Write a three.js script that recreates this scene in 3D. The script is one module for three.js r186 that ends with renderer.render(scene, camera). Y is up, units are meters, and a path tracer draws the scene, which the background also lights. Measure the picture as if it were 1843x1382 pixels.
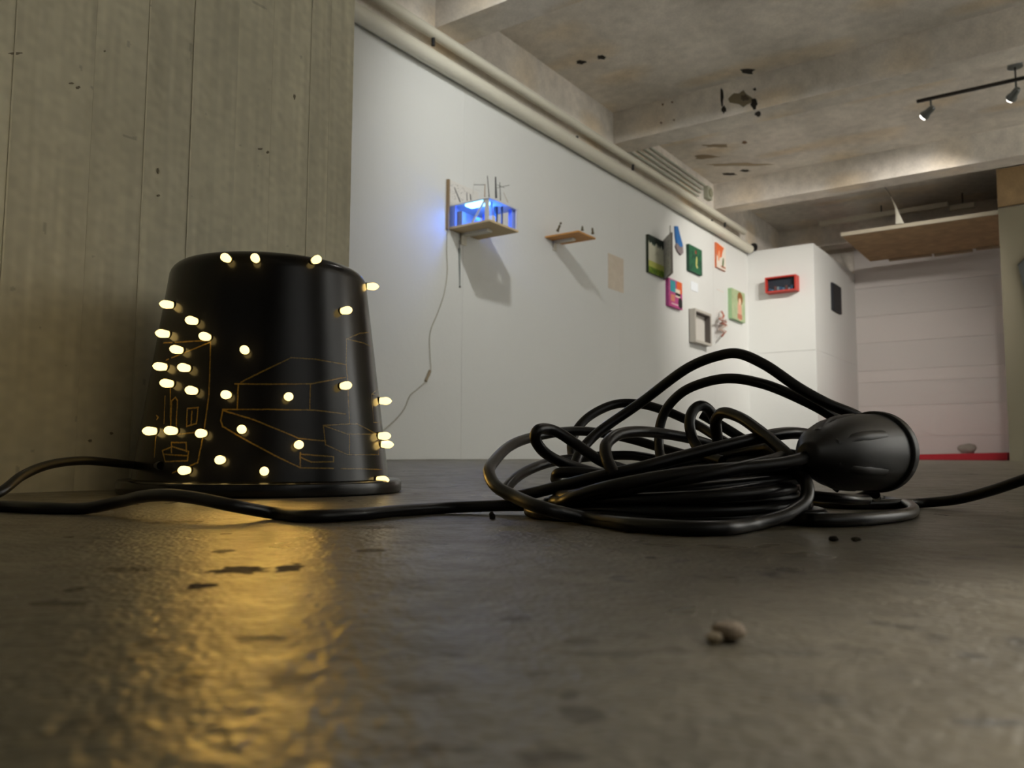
import * as THREE from 'three';
import { RoundedBoxGeometry } from 'three/addons/geometries/RoundedBoxGeometry.js';
import { mergeGeometries } from 'three/addons/utils/BufferGeometryUtils.js';

// ------------------------------------------------------------------ camera
const scene = new THREE.Scene();
const FOCAL = 1480, CX = 921.5, CY = 691, EYE = 0.04;            // focal length in photo pixels, lens 4 cm above the floor
const YAW = 35.3 * Math.PI / 180, PITCH = Math.atan(127 / FOCAL), ROLL = 0.005;
const V = (x, y, z) => new THREE.Vector3(x, y, z);
const F0 = V(-Math.sin(YAW), 0, -Math.cos(YAW)), R0 = V(Math.cos(YAW), 0, -Math.sin(YAW)), UP = V(0, 1, 0);
const FW = F0.clone().multiplyScalar(Math.cos(PITCH)).addScaledVector(UP, Math.sin(PITCH));
const U0 = UP.clone().multiplyScalar(Math.cos(PITCH)).addScaledVector(F0, -Math.sin(PITCH));
const RT = R0.clone().multiplyScalar(Math.cos(ROLL)).addScaledVector(U0, Math.sin(ROLL));
const UV = U0.clone().multiplyScalar(Math.cos(ROLL)).addScaledVector(R0, -Math.sin(ROLL));
const camera = new THREE.PerspectiveCamera(2 * Math.atan(CY / FOCAL) * 180 / Math.PI, 1843 / 1382, 0.005, 60);
camera.position.set(0, EYE, 0);
camera.setRotationFromMatrix(new THREE.Matrix4().makeBasis(RT, UV, FW.clone().negate()));
camera.focus = 0.68;
camera.userData.fStop = 16;
scene.add(camera);

// ------------------------------------------------------------------ exposure and lamps of the room
const renderer = new THREE.WebGLRenderer({ antialias: true });
renderer.toneMapping = THREE.LinearToneMapping;
renderer.toneMappingExposure = 1.25;
renderer.shadowMap.enabled = true;
scene.background = new THREE.Color(0x000000);
const WARM = new THREE.Color().setRGB(1, 0.945, 0.87), NEUTRAL = new THREE.Color().setRGB(1, 0.975, 0.935), COOL = new THREE.Color().setRGB(0.99, 1, 0.965);
const TRACK_LAMPS = [   // track, x along it, aim, candela, half angle, penumbra, colour
  ['near', -2.08, [-3.73, 0.9, -6.8], 8.8, 1.0, 1, COOL],
  ['near', -0.7, [0.4, 0, -1.6], 0.6, 1.05, 1, WARM],
  ['near', 1.9, [4.1, 1.7, -4.6], 46, 0.9, 1, NEUTRAL],
  ['near', 1.6, [0.10, 0, -0.25], 62, 0.038, 0.35, WARM],
  ['far', -1.085, [-3.73, 1.75, -9.7], 18, 0.62, 1, WARM],
  ['far', -0.42, [-2.8, 1.4, -11.5], 20, 0.58, 1, WARM],
  ['far', 1.4, [4.1, 1.7, -8], 110, 0.95, 1, NEUTRAL],
  ['rear', 1.8, [4.1, 1.7, 0.2], 15, 0.8, 1, NEUTRAL],
];

// ------------------------------------------------------------------ helpers
const ray = (px, py) => FW.clone().addScaledVector(RT, (px - CX) / FOCAL).addScaledVector(UV, -(py - CY) / FOCAL);
const atDepth = (px, py, d) => V(0, EYE, 0).addScaledVector(ray(px, py), d);
const onPlane = (axis, val, px, py) => { const d = ray(px, py); const o = axis === 'y' ? EYE : 0; return V(0, EYE, 0).addScaledVector(d, (val - o) / d[axis]); };
let seed = 20240611;
const rnd = () => { seed |= 0; seed = seed + 0x6D2B79F5 | 0; let t = Math.imul(seed ^ seed >>> 15, 1 | seed); t = t + Math.imul(t ^ t >>> 7, 61 | t) ^ t; return ((t ^ t >>> 14) >>> 0) / 4294967296; };
const taken = {};
const numbered = (n) => { const k = taken[n] = (taken[n] ?? -1) + 1; return k ? `${n}_${String(k).padStart(3, '0')}` : n; };
function shade(o) { o.castShadow = true; o.receiveShadow = true; return o; }
function part(name, geo, mat, parent, label) {
  const m = shade(new THREE.Mesh(Array.isArray(geo) ? mergeGeometries(geo.map((g) => { const h = g.index ? g.toNonIndexed() : g; for (const k of Object.keys(h.attributes)) if (!['position', 'normal', 'uv'].includes(k)) h.deleteAttribute(k); return h; })) : geo, mat));
  m.name = name; if (label) m.userData.label = label; parent.add(m); return m;
}
function thing(name, label, category, pos = [0, 0, 0], group) {
  const g = new THREE.Group(); g.name = numbered(name); g.position.set(...pos); g.userData = { label, category }; if (group) g.userData.group = group; scene.add(g); return g;
}
function struct(name, label, category) { const g = new THREE.Group(); g.name = name; g.userData = { kind: 'structure', label, category }; scene.add(g); return g; }
function box(x0, x1, y0, y1, z0, z1, bevel = 0) {
  const w = Math.abs(x1 - x0), h = Math.abs(y1 - y0), d = Math.abs(z1 - z0);
  const g = bevel ? new RoundedBoxGeometry(w, h, d, 2, bevel) : new THREE.BoxGeometry(w, h, d);
  if (!bevel) {   // uv in metres
    const p = g.attributes.position, n = g.attributes.normal, uv = g.attributes.uv;
    for (let i = 0; i < p.count; i++) {
      const X = p.getX(i) + (x0 + x1) / 2, Y = p.getY(i) + (y0 + y1) / 2, Z = p.getZ(i) + (z0 + z1) / 2;
      if (Math.abs(n.getX(i)) > 0.5) uv.setXY(i, -Z, Y); else if (Math.abs(n.getY(i)) > 0.5) uv.setXY(i, X, -Z); else uv.setXY(i, X, Y);
    }
  }
  g.translate((x0 + x1) / 2, (y0 + y1) / 2, (z0 + z1) / 2); return g;
}
const curve = (pts, closed = false) => new THREE.CatmullRomCurve3(pts, closed, 'centripetal');
const tube = (pts, r, seg = 64, rad = 12, closed = false) => new THREE.TubeGeometry(curve(pts, closed), seg, r, rad, closed);
function rod(a, b, r, r2 = r, n = 10) {
  const d = b.clone().sub(a), g = new THREE.CylinderGeometry(r2, r, d.length(), n);
  g.applyQuaternion(new THREE.Quaternion().setFromUnitVectors(UP, d.clone().normalize())); g.translate((a.x + b.x) / 2, (a.y + b.y) / 2, (a.z + b.z) / 2); return g;
}
function turnedAlong(profile, a, dir, n = 40) {   // lathe profile [r, along] set on an axis
  const g = new THREE.LatheGeometry(profile.map(([r, y]) => new THREE.Vector2(r, y)), n);
  g.applyQuaternion(new THREE.Quaternion().setFromUnitVectors(UP, dir.clone().normalize())); g.translate(a.x, a.y, a.z); return g;
}

// ------------------------------------------------------------------ textures
const hash = (x, y, s) => { let h = Math.imul(x, 374761393) + Math.imul(y, 668265263) + Math.imul(s, 974634777) | 0; h = Math.imul(h ^ h >>> 13, 1274126177); return ((h ^ h >>> 16) >>> 0) / 4294967296; };
function pnoise(u, v, px, py, s) {   // periodic value noise, u v in 0..1
  const x = u * px, y = v * py, xi = Math.floor(x), yi = Math.floor(y), fx = x - xi, fy = y - yi;
  const sx = fx * fx * (3 - 2 * fx), sy = fy * fy * (3 - 2 * fy), x1 = (xi + 1) % px, y1 = (yi + 1) % py, x0 = xi % px, y0 = yi % py;
  const a = hash(x0, y0, s), b = hash(x1, y0, s), c = hash(x0, y1, s), d = hash(x1, y1, s);
  return a + (b - a) * sx + (c - a) * sy + (a - b - c + d) * sx * sy;
}
function dataTex(w, h, fn, repeat, srgb) {
  const data = new Uint8Array(w * h * 4);
  for (let j = 0; j < h; j++) for (let i = 0; i < w; i++) { const c = fn(i / w, j / h, i, j), k = (j * w + i) * 4; for (let q = 0; q < 3; q++) data[k + q] = Math.max(0, Math.min(255, Array.isArray(c) ? c[q] : c)); data[k + 3] = 255; }
  const t = new THREE.DataTexture(data, w, h); t.magFilter = THREE.LinearFilter; t.minFilter = THREE.LinearFilter; t.wrapS = t.wrapT = THREE.RepeatWrapping; t.repeat.set(...repeat);
  if (srgb) t.colorSpace = THREE.SRGBColorSpace; t.needsUpdate = true; return t;
}
function canvasTex(w, h, draw) {
  const c = document.createElement('canvas'); c.width = w; c.height = h; draw(c.getContext('2d'), w, h);
  const t = new THREE.CanvasTexture(c); t.colorSpace = THREE.SRGBColorSpace; return t;
}
const std = (color, roughness, extra = {}) => new THREE.MeshStandardMaterial({ color, roughness, ...extra });
const lin = (r, g, b) => new THREE.Color().setRGB(r, g, b);

// floor: worn grey-green paint with chips; one tile is 1 m
const TILE = 1;
const chips = [];   // [u, v, radius u, radius v, darkness] in tile units
function chip(px, py, rx, ry, k) {   // centre pixel, half size in pixels
  const c = onPlane('y', 0, px, py), e = onPlane('y', 0, px + rx, py), d = onPlane('y', 0, px, py + ry);
  const a = e.clone().sub(c), b = d.clone().sub(c);
  chips.push([c.x, -c.z, a.length(), b.length(), py > 1100 ? k * 0.55 : k, Math.atan2(-a.z, a.x)]);
}
chip(430, 1026, 46, 7, 0.75); chip(522, 1021, 22, 8, 0.7); chip(352, 1056, 30, 5, 0.9); chip(662, 990, 34, 4, 0.5); chip(398, 992, 18, 3, 0.6); chip(132, 1060, 18, 6, 0.5);
chip(110, 1086, 48, 5, 0.45); chip(275, 1155, 22, 8, 0.5); chip(460, 1150, 66, 6, 0.4); chip(230, 1025, 40, 6, 0.35); chip(1245, 955, 20, 3, 0.4); chip(1170, 1003, 14, 3, 0.4);
chip(1060, 1282, 62, 14, 0.5); chip(1020, 1252, 24, 12, 0.45); chip(1000, 1362, 60, 14, 0.6); chip(700, 1350, 150, 12, 0.5); chip(1770, 1300, 66, 10, 0.6); chip(1100, 1177, 90, 7, 0.4); chip(970, 1212, 40, 6, 0.35);
chip(930, 1115, 34, 6, 0.4); chip(1040, 1155, 46, 7, 0.4); chip(1190, 1172, 60, 6, 0.35); chip(1400, 1175, 70, 6, 0.3); chip(760, 1240, 60, 12, 0.3); chip(520, 1225, 40, 10, 0.35); chip(330, 1230, 46, 12, 0.3); chip(150, 1300, 70, 20, 0.3); chip(1300, 1300, 80, 12, 0.25);
chip(885, 932, 5, 6, 0.8); chip(1690, 926, 12, 2, 0.7); chip(300, 940, 60, 3, 0.35); chip(640, 950, 60, 3, 0.3); chip(1480, 1260, 40, 10, 0.3);
const N = 2048, floorHeight = new Float32Array(N * N), floorChip = new Float32Array(N * N);
for (let j = 0; j < N; j++) for (let i = 0; i < N; i++) {
  const u = i / N, v = j / N;
  const big = pnoise(u, v, 9, 9, 1), mid = pnoise(u, v, 46, 46, 2), fine = pnoise(u, v, 270, 270, 3), grit = pnoise(u, v, 760, 760, 4);
  floorHeight[j * N + i] = 0.22 * big + 0.12 * mid + 0.34 * fine + 0.32 * grit;
}
for (const [x, y, ru, rv, k, ang] of chips) {
  const R = Math.max(ru, rv) * 1.6, n = Math.ceil(R / TILE * N), ci = x / TILE * N, cj = y / TILE * N, ca = Math.cos(ang), sa = Math.sin(ang);
  for (let dj = -n; dj <= n; dj++) for (let di = -n; di <= n; di++) {
    const gx = Math.round(ci) + di, gy = Math.round(cj) + dj, ex = (gx - ci) / N * TILE, ey = (gy - cj) / N * TILE;
    const a = (ex * ca + ey * sa) / ru, b = (-ex * sa + ey * ca) / rv, ii = ((gx % N) + N) % N, jj = ((gy % N) + N) % N;
    const w = pnoise(ii / N, jj / N, 110, 110, 9) * 0.7 + pnoise(ii / N, jj / N, 340, 340, 10) * 0.7;
    const m = 1.0 - Math.sqrt(a * a + b * b) - (w - 0.7) * 1.2;
    if (m > 0) floorChip[jj * N + ii] = Math.max(floorChip[jj * N + ii], Math.min(1, m * 4) * k);
  }
}
const floorMap = dataTex(N, N, (u, v, i, j) => {
  const c = floorChip[j * N + i], a = pnoise(u, v, 22, 22, 21), b = pnoise(u, v, 90, 90, 22), g = pnoise(u, v, 480, 480, 23);
  const spot = Math.max(0, pnoise(u, v, 130, 130, 24) + 0.35 * pnoise(u, v, 33, 33, 25) - 1.05) * 2;
  const s = (0.86 + 0.16 * a + 0.12 * b + 0.1 * g) * (1 - 0.85 * c) * (1 - Math.min(0.5, spot));
  return [108 * s, 102 * s, 87 * s];
}, [1 / TILE, 1 / TILE], true);
const floorBump = dataTex(N, N, (u, v, i, j) => 255 * (floorHeight[j * N + i] * 0.85 - 0.25 * floorChip[j * N + i] + 0.12), [1 / TILE, 1 / TILE]);
const floorRough = dataTex(N, N, (u, v, i, j) => 255 * Math.min(0.9, 0.23 + 0.12 * pnoise(u, v, 20, 20, 31) + 0.12 * pnoise(u, v, 90, 90, 32) + 0.6 * floorChip[j * N + i]), [1 / TILE, 1 / TILE]);   // bare concrete shows matt in the chips
const paintBump = dataTex(512, 512, (u, v) => 255 * (0.5 * pnoise(u, v, 9, 9, 41) + 0.3 * pnoise(u, v, 40, 40, 42) + 0.2 * pnoise(u, v, 160, 160, 43)), [1, 1]);
const concreteMap = dataTex(1024, 1024, (u, v) => {   // limewashed concrete with faint yellowing
  const a = pnoise(u, v, 7, 7, 51), b = pnoise(u, v, 34, 34, 52), g = pnoise(u, v, 200, 200, 53), y = Math.max(0, pnoise(u, v, 4, 9, 54) - 0.55);
  const s = 0.86 + 0.13 * a + 0.08 * b + 0.06 * g;
  return [222 * s, (215 - 18 * y) * s, (205 - 46 * y) * s];
}, [0.45, 0.45], true);
const boardMap = dataTex(512, 1024, (u, v) => {   // imprint of the timber shuttering: grain runs up the wall
  const a = pnoise(u, v, 5, 6, 61), g = pnoise(u, v, 60, 5, 62), f = pnoise(u, v, 160, 14, 63), p = pnoise(u, v, 90, 180, 64);
  const pit = pnoise(u, v, 60, 70, 65) > 0.965 ? 0.88 : 1;
  const s = (0.84 + 0.1 * a + 0.06 * g + 0.05 * f + 0.06 * p) * pit;
  return [216 * s, 209 * s, 182 * s];
}, [1.2, 0.8], true);
const boardBump = dataTex(512, 1024, (u, v) => 255 * (0.45 * pnoise(u, v, 46, 4, 66) + 0.3 * pnoise(u, v, 140, 10, 67) + 0.25 * pnoise(u, v, 120, 160, 68)), [1.2, 0.8]);
const mdfMap = dataTex(512, 512, (u, v) => { const s = 0.85 + 0.15 * pnoise(u, v, 12, 12, 71) + 0.14 * pnoise(u, v, 180, 180, 72); return [158 * s, 132 * s, 96 * s]; }, [1, 1], true);
const pineMap = dataTex(512, 256, (u, v) => { const s = 0.8 + 0.16 * pnoise(u, v, 3, 26, 73) + 0.14 * pnoise(u, v, 8, 90, 74); return [214 * s, 152 * s, 78 * s]; }, [2, 4], true);

const M = {
  floor: std(0xffffff, 1, { map: floorMap, bumpMap: floorBump, bumpScale: 0.0014, roughnessMap: floorRough }),
  white: std(0xd9dad7, 0.62, { bumpMap: paintBump, bumpScale: 0.0015 }),
  concrete: std(0xffffff, 0.85, { map: concreteMap, bumpMap: paintBump, bumpScale: 0.004 }),
  pier: std(0xffffff, 0.8, { map: boardMap, bumpMap: boardBump, bumpScale: 0.0016 }),
  olive: std(0x8f8874, 0.8, { bumpMap: paintBump, bumpScale: 0.001 }),
  pipe: std(0xd6d2c2, 0.5, { bumpMap: paintBump, bumpScale: 0.001 }),
  darkMetal: std(0x2a2826, 0.5, { metalness: 0.4 }),
  black: std(0x101011, 0.6),
  mdf: std(0xffffff, 0.85, { map: mdfMap }),
  pine: std(0xffffff, 0.6, { map: pineMap }),
  rubber: std(lin(0.0045, 0.0045, 0.005), 0.32),
  socketRubber: std(lin(0.008, 0.0075, 0.007), 0.42),
  bucket: std(lin(0.005, 0.005, 0.0055), 0.22),
  chrome: std(0xd8d8d8, 0.2, { metalness: 1 }),
  red: std(0xb01a2a, 0.7),
  stain: std(0x2e2922, 0.95), rust: std(0x7d6147, 0.95), chalk: std(0xd8d4c4, 0.9),
};

// ------------------------------------------------------------------ the room
const WX = -3.73, CEIL = 3.46, BACK = -13.0, PART = -10.766, RX = 4.2, REAR = 4.2;
const floor = struct('floor', 'worn grey painted concrete floor with chipped dark patches', 'floor');
part('slab', box(-3.95, RX + 0.15, -0.15, 0, BACK - 0.15, REAR + 0.15), M.floor, floor);

const ceiling = struct('ceiling', 'whitewashed concrete ceiling with stained downstand beams', 'ceiling');
part('slab', box(-3.95, RX + 0.15, CEIL, CEIL + 0.15, BACK - 0.15, REAR + 0.15), M.concrete, ceiling);
for (const z of [-9.75, -7.1, -4.37, -1.65, 1.1]) part('beam', box(-3.8, RX, 3.14, CEIL, z, z - 0.3), M.concrete, ceiling);
part('beam', box(-3.8, RX, 3.14, CEIL, -12.42, -12.72), M.concrete, ceiling);

const wallLeft = struct('wall_left', 'long white plasterboard gallery wall below bare grey concrete', 'wall');
part('concrete_wall', box(-3.95, -3.8, 0, CEIL, BACK, REAR), M.concrete, wallLeft);
{ const cuts = [4.2, 1.75, -0.7, -2.19, -4.635, -7.08, -9.525, PART];
  for (let i = 0; i < cuts.length - 1; i++) part('wall_panel', box(-3.8, WX, 0.004, 2.84, cuts[i] - 0.0012, cuts[i + 1] + 0.0012), M.white, wallLeft); }

const partition = struct('wall_partition', 'white boxed-out partition in the gallery corner', 'wall');
part('wall_panel', box(-3.8, -2.86, 0, 1.395, PART, BACK), M.white, partition);
part('wall_panel', box(-3.8, -2.86, 1.398, 2.785, PART, BACK), M.white, partition);

const wallBack = struct('wall_back', 'pale painted concrete end wall with horizontal shutter joints', 'wall');
part('concrete_wall', box(-3.95, RX + 0.15, 0, CEIL, BACK - 0.02, BACK - 0.17), M.concrete, wallBack);
{ const lines = [0, 0.34, 0.78, 1.13, 1.305, 1.72, 2.12, 2.55, CEIL];
  for (let i = 0; i < lines.length - 1; i++) part('lift', box(-2.86, -0.6, lines[i] + 0.0013, lines[i + 1] - 0.0013, BACK, BACK - 0.03), std(i % 2 ? 0xd9d3cf : 0xd5d0cc, 0.75, { bumpMap: paintBump, bumpScale: 0.002 }), wallBack); }

const wallRight = struct('wall_right', 'olive grey side wall beside the alcove with a brown panel on top', 'wall');
part('wall_panel', box(-0.80, RX, 0, 2.92, -10.9, -11.1), M.olive, wallRight);
part('brown_panel', box(-0.80, RX, 2.935, 3.38, -10.88, -10.92), M.mdf, wallRight);
part('reveal', box(-0.80, -0.72, 0, 2.92, -11.1, BACK), M.white, wallRight);
const wallFarRight = struct('wall_room_right', 'white wall closing the far side of the room', 'wall');
part('wall_panel', box(RX, RX + 0.15, 0, CEIL, -10.9, REAR), M.white, wallFarRight);
const wallRear = struct('wall_rear', 'white wall behind the viewer', 'wall');
part('wall_panel', box(-3.8, RX, 0, CEIL, REAR, REAR + 0.15), M.white, wallRear);

// the board-marked pier beside the bucket: each shuttering board left its own strip
const pier = struct('wall_pier', 'cream painted concrete pier with upright board marks', 'wall');
const PX = -0.868;
{ const zEnd = onPlane('x', PX, 634, 300).z;
  part('core', box(-1.6, PX - 0.006, 0, CEIL, zEnd - 0.0005, 1.4), M.pier, pier);
  const px = [634, 592, 557, 488, 425, 345, 262, 166, 20, -150, -300];
  const zs = px.map((x) => onPlane('x', PX, x, 200).z); zs.push(0.1, 0.24, 0.38, 0.52, 0.66, 0.8, 0.95, 1.1, 1.25, 1.4);
  for (let i = 0; i < zs.length - 1; i++) {
    const proud = [0.0003, 0.0001, 0.00035, 0.00015, 0.0003, 0.0001, 0.0004, 0.00015, 0.0003, 0.0001][i % 10];
    const g = box(PX - 0.012, PX + proud, 0, CEIL, zs[i], zs[i + 1]);
    const uv = g.attributes.uv; for (let k = 0; k < uv.count; k++) uv.setXY(k, uv.getX(k) + i * 0.37, uv.getY(k) + i * 0.53);
    part('board_mark', g, M.pier, pier);
    if (i % 3 === 2 || i === 6) part('concrete_fin', box(PX - 0.004, PX + 0.0010, 0, CEIL, zs[i] - 0.0009, zs[i] + 0.0009), M.pier, pier);
  } }

// heating pipes under the concrete
const pipeA = thing('heating_pipe', 'thick cream heating pipe running along the top edge of the white panels', 'pipe');
part('tube', rod(V(-3.672, 2.805, 3.9), V(-3.672, 2.805, -10.70), 0.056, 0.056, 28), M.pipe, pipeA);
part('elbow', tube([V(-3.672, 2.805, -10.68), V(-3.68, 2.82, -10.78), V(-3.675, 2.85, -10.86), V(-3.69, 2.89, -10.92)], 0.05, 24, 16), M.black, pipeA, 'black pipe elbow');
for (const z of [-2.6, -6.2, -9.4]) part('clip', rod(V(-3.685, 2.9, z), V(-3.685, 2.865, z), 0.012), M.darkMetal, pipeA);
const pipeB = thing('heating_pipe', 'thinner upper cream pipe under the concrete, above the thick one', 'pipe');
part('tube', rod(V(-3.71, 3.022, 3.9), V(-3.71, 3.022, -10.6), 0.039, 0.039, 24), M.pipe, pipeB);
for (const z of [-4.25, -7.35, -9.9]) part('clip', rod(V(-3.71, 2.985, z), V(-3.71, 2.93, z), 0.014), M.black, pipeB);
for (let k = 0; k < 4; k++) {
  const y = 3.16 + k * 0.062, x = -3.775;
  const c = thing('conduit', ['lowest', 'second lowest', 'second highest', 'highest'][k] + ' of four grey conduits on the concrete between two beams', 'conduit');
  part('tube', rod(V(x, y, -7.42), V(x, y, -9.2 - 0.07 * k), 0.013), std(0xa9ab9d, 0.55), c);
}
{ const j = thing('junction_box', 'small grey junction box where the conduits end', 'box', [-3.77, 3.27, -9.5]);
  part('body', new RoundedBoxGeometry(0.06, 0.16, 0.14, 2, 0.01), std(0xa9aa98, 0.6), j); part('lid', new THREE.CylinderGeometry(0.05, 0.05, 0.02, 20).rotateZ(Math.PI / 2).translate(0.035, 0, 0), std(0x98977f, 0.6), j); }

// stains and holes in the ceiling
function blot(axis, val, px, py, rx, ry, mat, parent, name) {
  const c = onPlane(axis, val, px, py), pts = [], n = 14;
  for (let i = 0; i < n; i++) { const a = i / n * Math.PI * 2, k = 0.65 + 0.55 * rnd(); pts.push(onPlane(axis, val, px + Math.cos(a) * rx * k, py + Math.sin(a) * ry * k)); }
  const s = new THREE.Shape(pts.map((p) => new THREE.Vector2(axis === 'x' ? -(p.z - c.z) : p.x - c.x, axis === 'y' ? -(p.z - c.z) : p.y - c.y)));
  const g = new THREE.ExtrudeGeometry(s, { depth: axis === 'x' ? 0.0006 : 0.004, bevelEnabled: false });
  if (axis === 'y') { g.rotateX(-Math.PI / 2); g.translate(c.x, val - 0.002, c.z); } else if (axis === 'x') { g.rotateY(Math.PI / 2); g.translate(val, c.y, c.z); } else g.translate(c.x, c.y, val - 0.002);
  return part(name, g, mat, parent);
}
blot('y', CEIL, 1046, 112, 9, 4, M.stain, ceiling, 'rust_hole'); blot('y', CEIL, 1082, 103, 8, 4, M.stain, ceiling, 'rust_hole'); blot('y', CEIL, 1345, 128, 14, 6, M.stain, ceiling, 'rust_hole');
blot('y', CEIL, 1420, 140, 4, 2, M.rust, ceiling, 'rust_spot');
blot('y', CEIL, 1312, 313, 14, 2.5, M.stain, ceiling, 'rust_hole'); blot('y', CEIL, 1340, 307, 10, 2.5, M.stain, ceiling, 'rust_hole'); blot('y', CEIL, 1340, 256, 5, 3, M.rust, ceiling, 'rust_spot');
blot('y', CEIL, 1290, 262, 26, 3, std(0x9c8a72, 0.95), ceiling, 'damp_stain'); blot('y', CEIL, 1330, 296, 60, 3, std(0xa8987f, 0.95), ceiling, 'damp_stain'); blot('y', CEIL, 1270, 282, 26, 4, std(0x94836c, 0.95), ceiling, 'damp_stain');
blot('z', -7.1, 1299, 176, 3, 16, M.stain, ceiling, 'slot'); blot('z', -7.1, 1303, 197, 4, 7, M.stain, ceiling, 'slot');
blot('z', -7.1, 1333, 178, 20, 14, std(0x857a63, 0.95), ceiling, 'spalled_patch'); blot('z', -7.098, 1340, 176, 8, 6, std(0x5e5545, 0.95), ceiling, 'spalled_patch'); blot('z', -7.098, 1357, 188, 6, 10, M.stain, ceiling, 'spalled_patch'); blot('z', -7.1, 1358, 161, 3, 3, M.stain, ceiling, 'slot');
for (const [x, y] of [[1193, 188], [1210, 184], [1190, 221], [1213, 216]]) blot('z', -7.1, x, y, 2.2, 2, M.rust, ceiling, 'rust_spot');
blot('y', 3.14, 1364, 205, 6, 5, M.stain, ceiling, 'spalled_patch');
for (const [x, y, rx, ry] of [[140, 158, 4, 3], [128, 150, 5, 2], [482, 274, 2.5, 2.5], [468, 268, 5, 2], [28, 96, 12, 2.5], [200, 780, 3, 3], [162, 793, 4, 2.5], [285, 352, 3, 2], [284, 308, 2, 5], [530, 174, 2, 5], [188, 92, 2, 2]]) blot('x', PX + 0.0003, x, y, rx, ry, std(0x857c66, 0.95), pier, 'scuff_mark');

// ------------------------------------------------------------------ track lights
const tracks = { near: [-3.25, -2.5, 3.0], far: [-8.13, onPlane('z', -8.13, 1650, 184).x, 3.0], rear: [-0.4, -0.9, 3.0] };
const trackLabels = { near: 'ceiling light track before the blue-lit shelf, outside the picture', far: 'dark ceiling light track with silver spot heads between two beams', rear: 'ceiling light track above the viewer, outside the picture' };
const RAILY = 3.30;
const headProfile = [[0.0, 0], [0.016, 0], [0.024, 0.005], [0.029, 0.025], [0.032, 0.07], [0.043, 0.095], [0.046, 0.115], [0.044, 0.116], [0.038, 0.098], [0.0, 0.08]];
const trackGroups = {};
for (const k of Object.keys(tracks)) {
  const [z, x0, x1] = tracks[k], t = trackGroups[k] = thing('track_light', trackLabels[k], 'track light', [x0, RAILY, z]);
  part('rail', box(0, x1 - x0, -0.012, 0.012, -0.016, 0.016), M.darkMetal, t);
  for (const mx of [Math.min(0.78, x1 - x0), (x1 - x0) * 0.75]) {
    const m = part('ceiling_mount', new THREE.CylinderGeometry(0.055, 0.06, 0.05, 28).translate(mx, CEIL - RAILY - 0.025, 0), std(0x6f7474, 0.5), t);
    part('stem', rod(V(mx, 0.01, 0), V(mx, CEIL - RAILY - 0.04, 0), 0.007), M.darkMetal, m);
  }
}
for (const [k, x, aim, cd, ang, pen, col] of TRACK_LAMPS) {
  const t = trackGroups[k], o = t.position, at = V(x - o.x, -0.10, 0), dir = V(...aim).sub(at.clone().add(o)).normalize();
  const head = part('spot_head', turnedAlong(headProfile, at.clone().addScaledVector(dir, -0.03), dir, 30), std(0x767b7c, 0.35, { metalness: 0.6 }), t);
  part('stem', [rod(V(x - o.x, 0, 0), at, 0.008), new THREE.SphereGeometry(0.017, 16, 12).translate(at.x, at.y, at.z)], std(0x5c6264, 0.45, { metalness: 0.5 }), head);
  part('lamp', turnedAlong([[0, 0.046], [0.026, 0.054], [0.034, 0.066], [0.030, 0.074], [0.016, 0.080], [0, 0.082]], at.clone().addScaledVector(dir, 0.03), dir, 24), std(0xffffff, 0.4, { emissive: col.clone(), emissiveIntensity: 3.5 }), head, 'glowing lamp face');
  const L = new THREE.SpotLight(col, cd, 0, ang, pen, 2);
  L.name = 'spot_light'; L.position.copy(at).addScaledVector(dir, 0.14); L.castShadow = true; L.shadow.radius = 2.2; L.shadow.mapSize.set(1024, 1024); L.shadow.camera.near = 0.02;
  L.target.name = 'aim'; L.target.position.set(aim[0] - o.x, aim[1] - o.y, aim[2] - o.z); t.add(L); t.add(L.target);
}

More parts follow.
